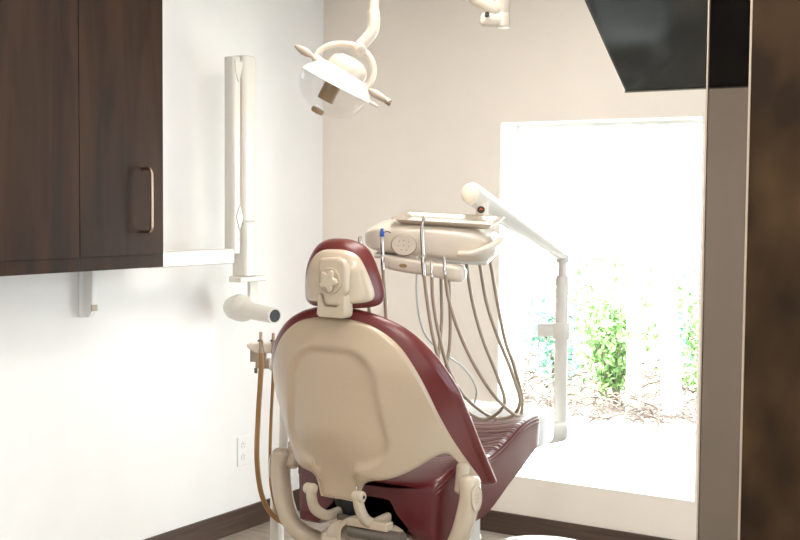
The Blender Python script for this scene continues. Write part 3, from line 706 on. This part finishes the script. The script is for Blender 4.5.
handpiece('short thin chrome handpiece in the middle of the holder bar', (431, 432), 260, 278, .0055,
    [dep(433, 300, 3.92), dep(439, 335, 3.94), dep(449, 370, 3.98), dep(466, 398, 4.05), zp(492, 417, S-.004), zp(512, 416, S-.002), dep(520, 400, 4.2), dep(511, 370, 4.18), dep(497, 335, 4.15), dep(486, 300, 4.12), dep(478, 254, 4.1)], collar=False)
handpiece('short chrome handpiece at the right end of the holder bar', (444, 445), 256, 275, .006,
    [dep(449, 300, 3.92), dep(459, 332, 3.95), dep(476, 368, 4.0), dep(498, 400, 4.08), zp(519, 416, S), dep(522, 398, 4.24), dep(514, 366, 4.2), dep(505, 340, 4.18), dep(496, 295, 4.15), dep(488, 248, 4.12)], collar=False)
handpiece('slim steel handpiece beside the headrest, farthest left of the holder', (360, 361), 236, 262, .0075,
    [dep(363, 285, 3.98), dep(368, 300, 4.0), dep(374, 340, 4.02), dep(392, 370, 4.02), dep(430, 380, 4.03), dep(441, 330, 4.06), dep(441, 272, 4.06)])
tag(obj('suction_tube', T([dep(417, 262, 4.02), dep(417, 300, 4.03), dep(424, 332, 4.05), dep(442, 352, 4.08), dep(464, 368, 4.15), dep(476, 388, 4.2), zp(475, 403, S+.006)], .0035, k=7, n=8), M['hosec'], origin=dep(417, 262, 4.02)), 'thin pale grey tube curling down behind the hoses', 'tube')

# ------------------------------------------------------------------ operating light
LC = dep(337, 84, 3.8)
e1 = (RGT*67 - UPV*36).normalized(); e2 = (-RGT*36 - UPV*67 + FWD*11).normalized(); e1 = (e1 - e2*e1.dot(e2)).normalized(); e3 = e2.cross(e1)
t = lamp = thing('operating_light', 'ivory dental operating light with clear dome, hanging above the headrest', 'dental lamp', dep(377, -110, 3.8))
LM = frame_m(LC, e1, e3, e2)
k = 3.8/1195
obj('reflector', L([(0, -.062), (.045, -.058), (.085, -.040), (.112, -.014), (.122, .004), (.119, .005), (.108, -.010), (.08, -.034), (.04, -.050), (0, -.054)], LM, n=40, cap=False), M['lampw'], t)
obj('lamp_housing', L([(0, -.098), (.035, -.094), (.058, -.080), (.066, -.062), (.066, -.035), (0, -.035)], frame_m(LC+e1*.008, e1, e3, e2), n=32, cap=False), M['lamp'], t)
obj('reflector_lip', B(.105, .150, -.012, .012, -.004, .006, mtx=LM), M['chrome'], t, bevel=.002)
obj('clear_dome', L([(.117, .003), (.114, .030), (.100, .062), (.078, .084), (.05, .098), (.02, .104), (.002, .1045)], frame_m(LC-e1*.004, e1, e3, e2), n=40, cap=False), M['glass'], t, label='clear plastic dome')
obj('bulb_sleeve', L([(0, -.03), (.028, -.02), (.027, .064), (.0, .064)], frame_m(LC-e1*.01, e1, e3, e2), cap=False), M['bulb'], t, label='bronze bulb sleeve')
obj('dome_cap', L([(0, .094), (.020, .096), (.022, .104), (.018, .112), (0, .114)], frame_m(LC-e1*.016, e1, e3, e2), cap=False), M['bulb'], t)
p1 = dep(313, 57, 3.8); p2 = dep(368, 89, 3.8); mid = dep(358, 46, 3.8)
ring = [dep(315, 57, 3.8), dep(322, 49, 3.8), dep(335, 44, 3.8), dep(350, 44.5, 3.8), dep(362, 49, 3.8), dep(371, 59, 3.8), dep(374, 71, 3.8), dep(371, 82, 3.8), dep(366, 89, 3.8)]
obj('yoke', T(ring, .0095, n=14), M['lamp'], t)
hd = (dep(386, 103, 3.8)-dep(296, 48, 3.8)).normalized()
for c_, s in ((dep(317, 59, 3.8), -1), (dep(364, 87, 3.8), 1)):
    dd = hd*s
    obj('pivot_barrel', L([(0, -.012), (.011, -.012), (.013, -.006), (.013, .010), (.010, .014), (0, .014)], along(c_, dd), cap=False), M['lamp'], t)
    lh = .072 if s < 0 else .075
    hh = obj('lamp_handle', L([(0, .012), (.007, .012), (.0075, .02), (.0125, .036), (.0135, .05), (.010, .066), (.005, .08), (0, .084)] if s < 0 else [(0, .012), (.007, .012), (.0075, .02), (.0125, .036), (.0135, .05), (.011, .068), (.0105, .078), (0, .078)], along(c_, dd), cap=False), M['grey_plastic'], t, label='grey-beige grip')
    if s > 0: obj('lamp_switch', L([(0, .076), (.008, .076), (.011, .084), (.0105, .098), (.008, .101), (0, .101)], along(c_, dd), cap=False), M['nickel'], t)
obj('mount_arm', T1(p1.lerp(p2, .15)+e2*-.0, p1.lerp(p2, .85), .012), M['lamp'], t)
obj('hub', L([(0, -.016), (.016, -.016), (.018, -.010), (.018, .010), (.014, .014), (0, .014)], along(dep(360, 49, 3.79), dep(360, 49, 3.79)-dep(354, 40, 3.82)+(-FWD*.02)), cap=False), M['lamp'], t)
obj('elbow', T([dep(373, 10, 3.8), dep(374, 20, 3.8), dep(372.5, 31, 3.8), dep(366, 40, 3.8), dep(360, 46, 3.8)], .0195, n=18, round_end=False), M['lamp'], t)
obj('drop_tube', T1(dep(374.5, -70, 3.8), dep(374, 13, 3.8), .0145, round_end=False), M['lamp'], t)
bm = bmesh.new()
for q in (dep(378.5, 16, 3.782), dep(366, 38, 3.782)):
    lathe(bm, [(0, 0), (.0022, 0), (.002, .002), (0, .002)], along(q, -FWD), n=8, cap=False)
    obj('set_screw', bm, M['mech'], t); bm = bmesh.new()
bm.free()
# ceiling arm of the same light
c1 = dep(503, 14, 3.75); e0 = dep(378, -66, 3.8)
obj('spring_arm', sweep(bmesh.new(), [dep(497, 12, 3.75).lerp(e0, q/8) for q in range(9)], (.026, .022), n=16, power=3.5), M['lamp'], t)
obj('arm_cover', sweep(bmesh.new(), [(dep(497, 12, 3.75).lerp(e0, q/8)+V((0, 0, -.020))) for q in range(2, 9)], (.020, .012), n=12, power=4), M['lampw'], t)
obj('knuckle', T([dep(484, 20, 3.75), dep(493, 20.5, 3.75), dep(500, 20, 3.75)], lambda q: (.024, .022), n=18, power=4), M['lamp'], t)
obj('spring_plug', L([(0, -.01), (.008, -.01), (.007, .01), (0, .01)], along(dep(487, 14.5, 3.722), -FWD), cap=False), M['dark'], t)
cp = dep(502.5, 28, 3.75)
ctop = V((cp.x, cp.y, CZ))
obj('ceiling_post', L([(0, 0), (.022, 0), (.0225, .003), (.0225, CZ-cp.z), (0, CZ-cp.z)], Matrix.Translation(cp), cap=False), M['lamp'], t)
obj('post_collar', L([(.0215, 0), (.0235, .001), (.0235, .040), (.0215, .042)], Matrix.Translation(cp+V((0, 0, .004)))), M['lamp'], t)
obj('ceiling_mount', L([(0, -.06), (.06, -.06), (.08, -.04), (.08, 0), (0, 0)], Matrix.Translation(ctop), cap=False), M['lamp'], t)

# ------------------------------------------------------------------ assistant's instrument holder and hoses
DA = 4.35
t = thing('assistant_holder', 'small ivory assistant instrument holder left of the backrest, with brown hoses', 'instrument holder', dep(275, 538, 4.6))
def dm(px, py, d=DA): return frame_m(dep(px, py, d), RGT, UPV, -FWD)
kk = DA/1195
bm = bmesh.new(); prism(bm, [(-12*kk, 5*kk), (-13*kk, 2*kk), (-9*kk, -2*kk), (-4*kk, -5*kk), (14*kk, -5*kk), (14*kk, 5*kk)], -.045, .02, dm(260, 348)); obj('holder_plate', bm, M['ivory'], t, bevel=.006)
bm = bmesh.new(); prism(bm, rrect(8*kk, 6*kk, .004), -.04, .0, dm(258, 356)); prism(bm, rrect(7*kk, 5*kk, .004), -.04, -.01, dm(262, 364)); obj('valve_block', bm, M['grey_plastic'], t, bevel=.003)
obj('valve_knob', L([(0, 0), (.006, 0), (.006, .018), (0, .02)], along(dep(256, 368, DA-.02), (0, 0, -1)), cap=False), M['mech'], t)
arm_ = obj('holder_arm', T([dep(268, 362, DA+.05), dep(282, 380, DA+.1), dep(284, 440, DA+.12), dep(276, 500, 4.5), dep(275, 538, 4.6)], .018, n=12), M['offwhite'], t)
for (x, y0, nm) in ((261, 332, 'saliva'), (273.5, 333, 'suction')):
    g = thing('suction_tip', ('left' if x < 265 else 'right') + ' of the two small suction handles standing in the left side holder', 'suction handle', dep(x, 352, DA-.03))
    a = dep(x, y0, DA-.03); b_ = dep(x+.3, 354, DA-.03)
    obj('handle', L([(0, 0), (.009, 0), (.010, .012), (.0075, .02), (.0075, .034), (.0095, .040), (.0085, .05), (.0068, .055), (.0065, (a-b_).length), (0, (a-b_).length)], along(b_, a-b_), cap=False, n=16), M['nickel'], g)
    obj('lever', T([dep(x-3, 341, DA-.035), dep(x-1, 340, DA-.045), dep(x+1.5, 342, DA-.045)], .003, n=8), M['mech'], g)
    if x < 265: hp_ = [dep(261.3, 353, DA-.03), dep(261, 370, DA-.03), dep(258, 420, DA), dep(257, 460, DA), dep(261, 492, DA+.05), dep(270, 512, DA+.1), dep(284, 523, DA+.15), dep(300, 526, DA+.3)]
    else: hp_ = [dep(274, 353, DA-.03), dep(273, 380, DA), dep(271, 420, DA+.05), dep(270, 465, DA+.05), dep(272, 492, DA+.08), dep(279, 515, DA+.12), dep(288, 524, DA+.17), dep(300, 528, DA+.3)]
    obj('hose', T(hp_, .0095 if x < 265 else .006, k=7, n=12), M['hoseb'], g, label='brown rubber hose')
# second hose coil and foot
fp = thing('stand_foot', 'white glossy stand foot on the floor left of the chair', 'stand', (.905, -1.33, 0))
q0 = dep(277, 520, 4.62); q1 = dep(274, 540, 4.62)
obj('stand_column', L([(0, 0), (.06, 0), (.058, .02), (.035, .06), (.028, .2), (.026, .40), (0, .40)], Matrix.Translation((q0.x, q0.y, 0)), cap=False), M['toe'], fp)
obj('stand_base', L([(0, 0), (.13, 0), (.13, .012), (.1, .025), (.05, .03), (0, .03)], Matrix.Translation((q0.x, q0.y, 0)), cap=False), M['toe'], fp)

# ------------------------------------------------------------------ stool (only its white top shows)
c = pl(543, 548.5, 2, .50)
c.z = .50
t = thing('stool', 'white round stool top peeking in at the bottom edge of the view', 'stool', (c.x, c.y, 0))
obj('seat', L([(0, c.z-.05), (.14, c.z-.05), (.170, c.z-.035), (.175, c.z-.02), (.165, c.z-.006), (.13, c.z), (0, c.z+.002)], Matrix.Translation((c.x, c.y, 0)), n=48, cap=False), M['toe'], t)
obj('gas_lift', L([(0, .08), (.03, .08), (.025, .25), (.016, .26), (.016, c.z-.05), (0, c.z-.05)], Matrix.Translation((c.x, c.y, 0)), cap=False), M['chrome'], t)
for i in range(5):
    a = 2*PI*i/5+.3; e = V((math.cos(a), math.sin(a), 0))
    l_ = obj('leg', T([V((c.x, c.y, .10)), V((c.x, c.y, .09))+e*.1, V((c.x, c.y, .065))+e*.19], lambda q: .018-.006*q, n=10), M['chrome'], t)
    w_ = V((c.x, c.y, .025))+e*.19
    obj('caster', L([(0, -.01), (.02, -.01), (.025, -.006), (.025, .006), (.02, .01), (0, .01)], frame_m(w_, V((0, 0, 1)), e, V((-e.y, e.x, 0))), cap=False), M['dark'], l_)

# ------------------------------------------------------------------ tilted screen near the ceiling
P0 = pl(625, 92, 1, -.7)
t = thing('ceiling_monitor', 'black glossy screen hung from the ceiling, tilted down toward the chair', 'monitor', (P0.x+.45, P0.y-.3, CZ))
eu = V((0, -.0965, .069)).normalized()                            # up along the screen, leaning over the chair
en = eu.cross(V((1, 0, 0))).normalized()
if en.z > 0: en = -en
SM = frame_m(P0, V((1, 0, 0)), eu, V((1, 0, 0)).cross(eu))
sg = 1 if (V((1, 0, 0)).cross(eu)).dot(en) > 0 else -1
SW, SH = 1.05, .62
obj('casing', B(0, SW, 0, SH, min(0, -sg*.035), max(0, -sg*.035), mtx=SM), M['bezel'], t, bevel=.004)
bm = bmesh.new(); box(bm, .012, SW-.012, .016, SH-.012, min(sg*.0002, sg*.002), max(sg*.0002, sg*.002), mtx=SM); obj('screen', bm, M['scr'], t, smooth=False)
obj('edge_highlight', box(bmesh.new(), .0, SW, -.0005, .006, min(0, sg*.004), max(0, sg*.004), mtx=SM), M['mech'], t, smooth=False, label='painted highlight along the lower edge')  # lighter strip paints the highlight on the lower frame
mc = P0+V((SW/2, 0, 0))+eu*SH*.5-en*.03
obj('ceiling_bracket', T1(mc, (mc.x, mc.y, CZ), .03), M['dark'], t)

# ------------------------------------------------------------------ ceiling lights (give the room its warm light)
def ceiling_light(x, y, label, pw):
    t = thing('ceiling_light', label, 'ceiling light', (x, y, CZ), 'recessed ceiling light panels')
    bm = bmesh.new()
    for a in ((-.32, -.30, -.62, .62), (.30, .32, -.62, .62), (-.30, .30, -.62, -.60), (-.30, .30, .60, .62)): box(bm, x+a[0], x+a[1], y+a[2], y+a[3], CZ-.015, CZ)
    obj('light_frame', bm, M['white'], t, smooth=False)
    obj('diffuser', B(x-.30, x+.30, y-.60, y+.60, CZ-.008, CZ-.002), EM, t, smooth=False)
    d = bpy.data.lights.new('ceiling_lamp', 'AREA'); d.shape = 'RECTANGLE'; d.size = .58; d.size_y = 1.18; d.energy = pw; d.color = (1, .955, .905)
    o = bpy.data.objects.new('lamp', d); COL.objects.link(o); o.parent = t; o.location = (0, 0, -.02)
EM = emis('light_diffuser', (1, .95, .88, 1), 3)
ceiling_light(2.6, -3.1, 'light panel in the ceiling over the middle of the room', 17)
ceiling_light(1.6, -1.55, 'light panel in the ceiling near the window wall', 19)
ceiling_light(3.0, -4.6, 'light panel in the ceiling nearest the entrance', 10)

# ------------------------------------------------------------------ daylight and added fill lights
def area(name, loc, rot, sx, sy, e, col):
    d = bpy.data.lights.new(name, 'AREA'); d.shape = 'RECTANGLE'; d.size = sx; d.size_y = sy; d.energy = e; d.color = col
    o = bpy.data.objects.new(name, d); COL.objects.link(o); o.location = loc; o.rotation_euler = rot; return o
area('near_wall_fill', (2.3, RY+.05, 1.35), (math.radians(90), 0, 0), 4.2, 2.3, 11, (.90, .95, 1))  # added soft fill from behind the camera, no window stands there
area('side_window_daylight', (RX-.03, -4.3, 1.3), (0, math.radians(90), 0), 1.9, 2.8, 31, (.80, .92, 1))
area('right_wall_fill', (RX-.03, -1.25, 1.2), (0, math.radians(90), 0), 1.9, 1.9, 38, (.71, .87, 1))  # added cool fill for the chair side and walls, not a real window
s = bpy.data.lights.new('sun', 'SUN'); s.energy = 24; s.angle = .02; s.color = (1, .97, .9)
so = bpy.data.objects.new('sun', s); COL.objects.link(so); so.rotation_euler = V((-.45, .5, -.75)).to_track_quat('-Z', 'Y').to_euler()
w = bpy.data.worlds.new('world'); sc.world = w; w.use_nodes = True
bg = w.node_tree.nodes['Background']; bg.inputs[0].default_value = (.94, .98, 1, 1); bg.inputs[1].default_value = 10

# ------------------------------------------------------------------ camera
cd = bpy.data.cameras.new('camera'); cd.sensor_width = 36; cd.lens = 1195/800*36; cd.clip_start = .05
co = bpy.data.objects.new('camera', cd); COL.objects.link(co)
co.matrix_world = frame_m(CAM, RGT, UPV, -FWD); sc.camera = co
sc.view_settings.view_transform = 'Standard'; sc.view_settings.look = 'None'; sc.view_settings.gamma = 1
sc.view_settings.use_curve_mapping = False; sc.view_settings.exposure = .2
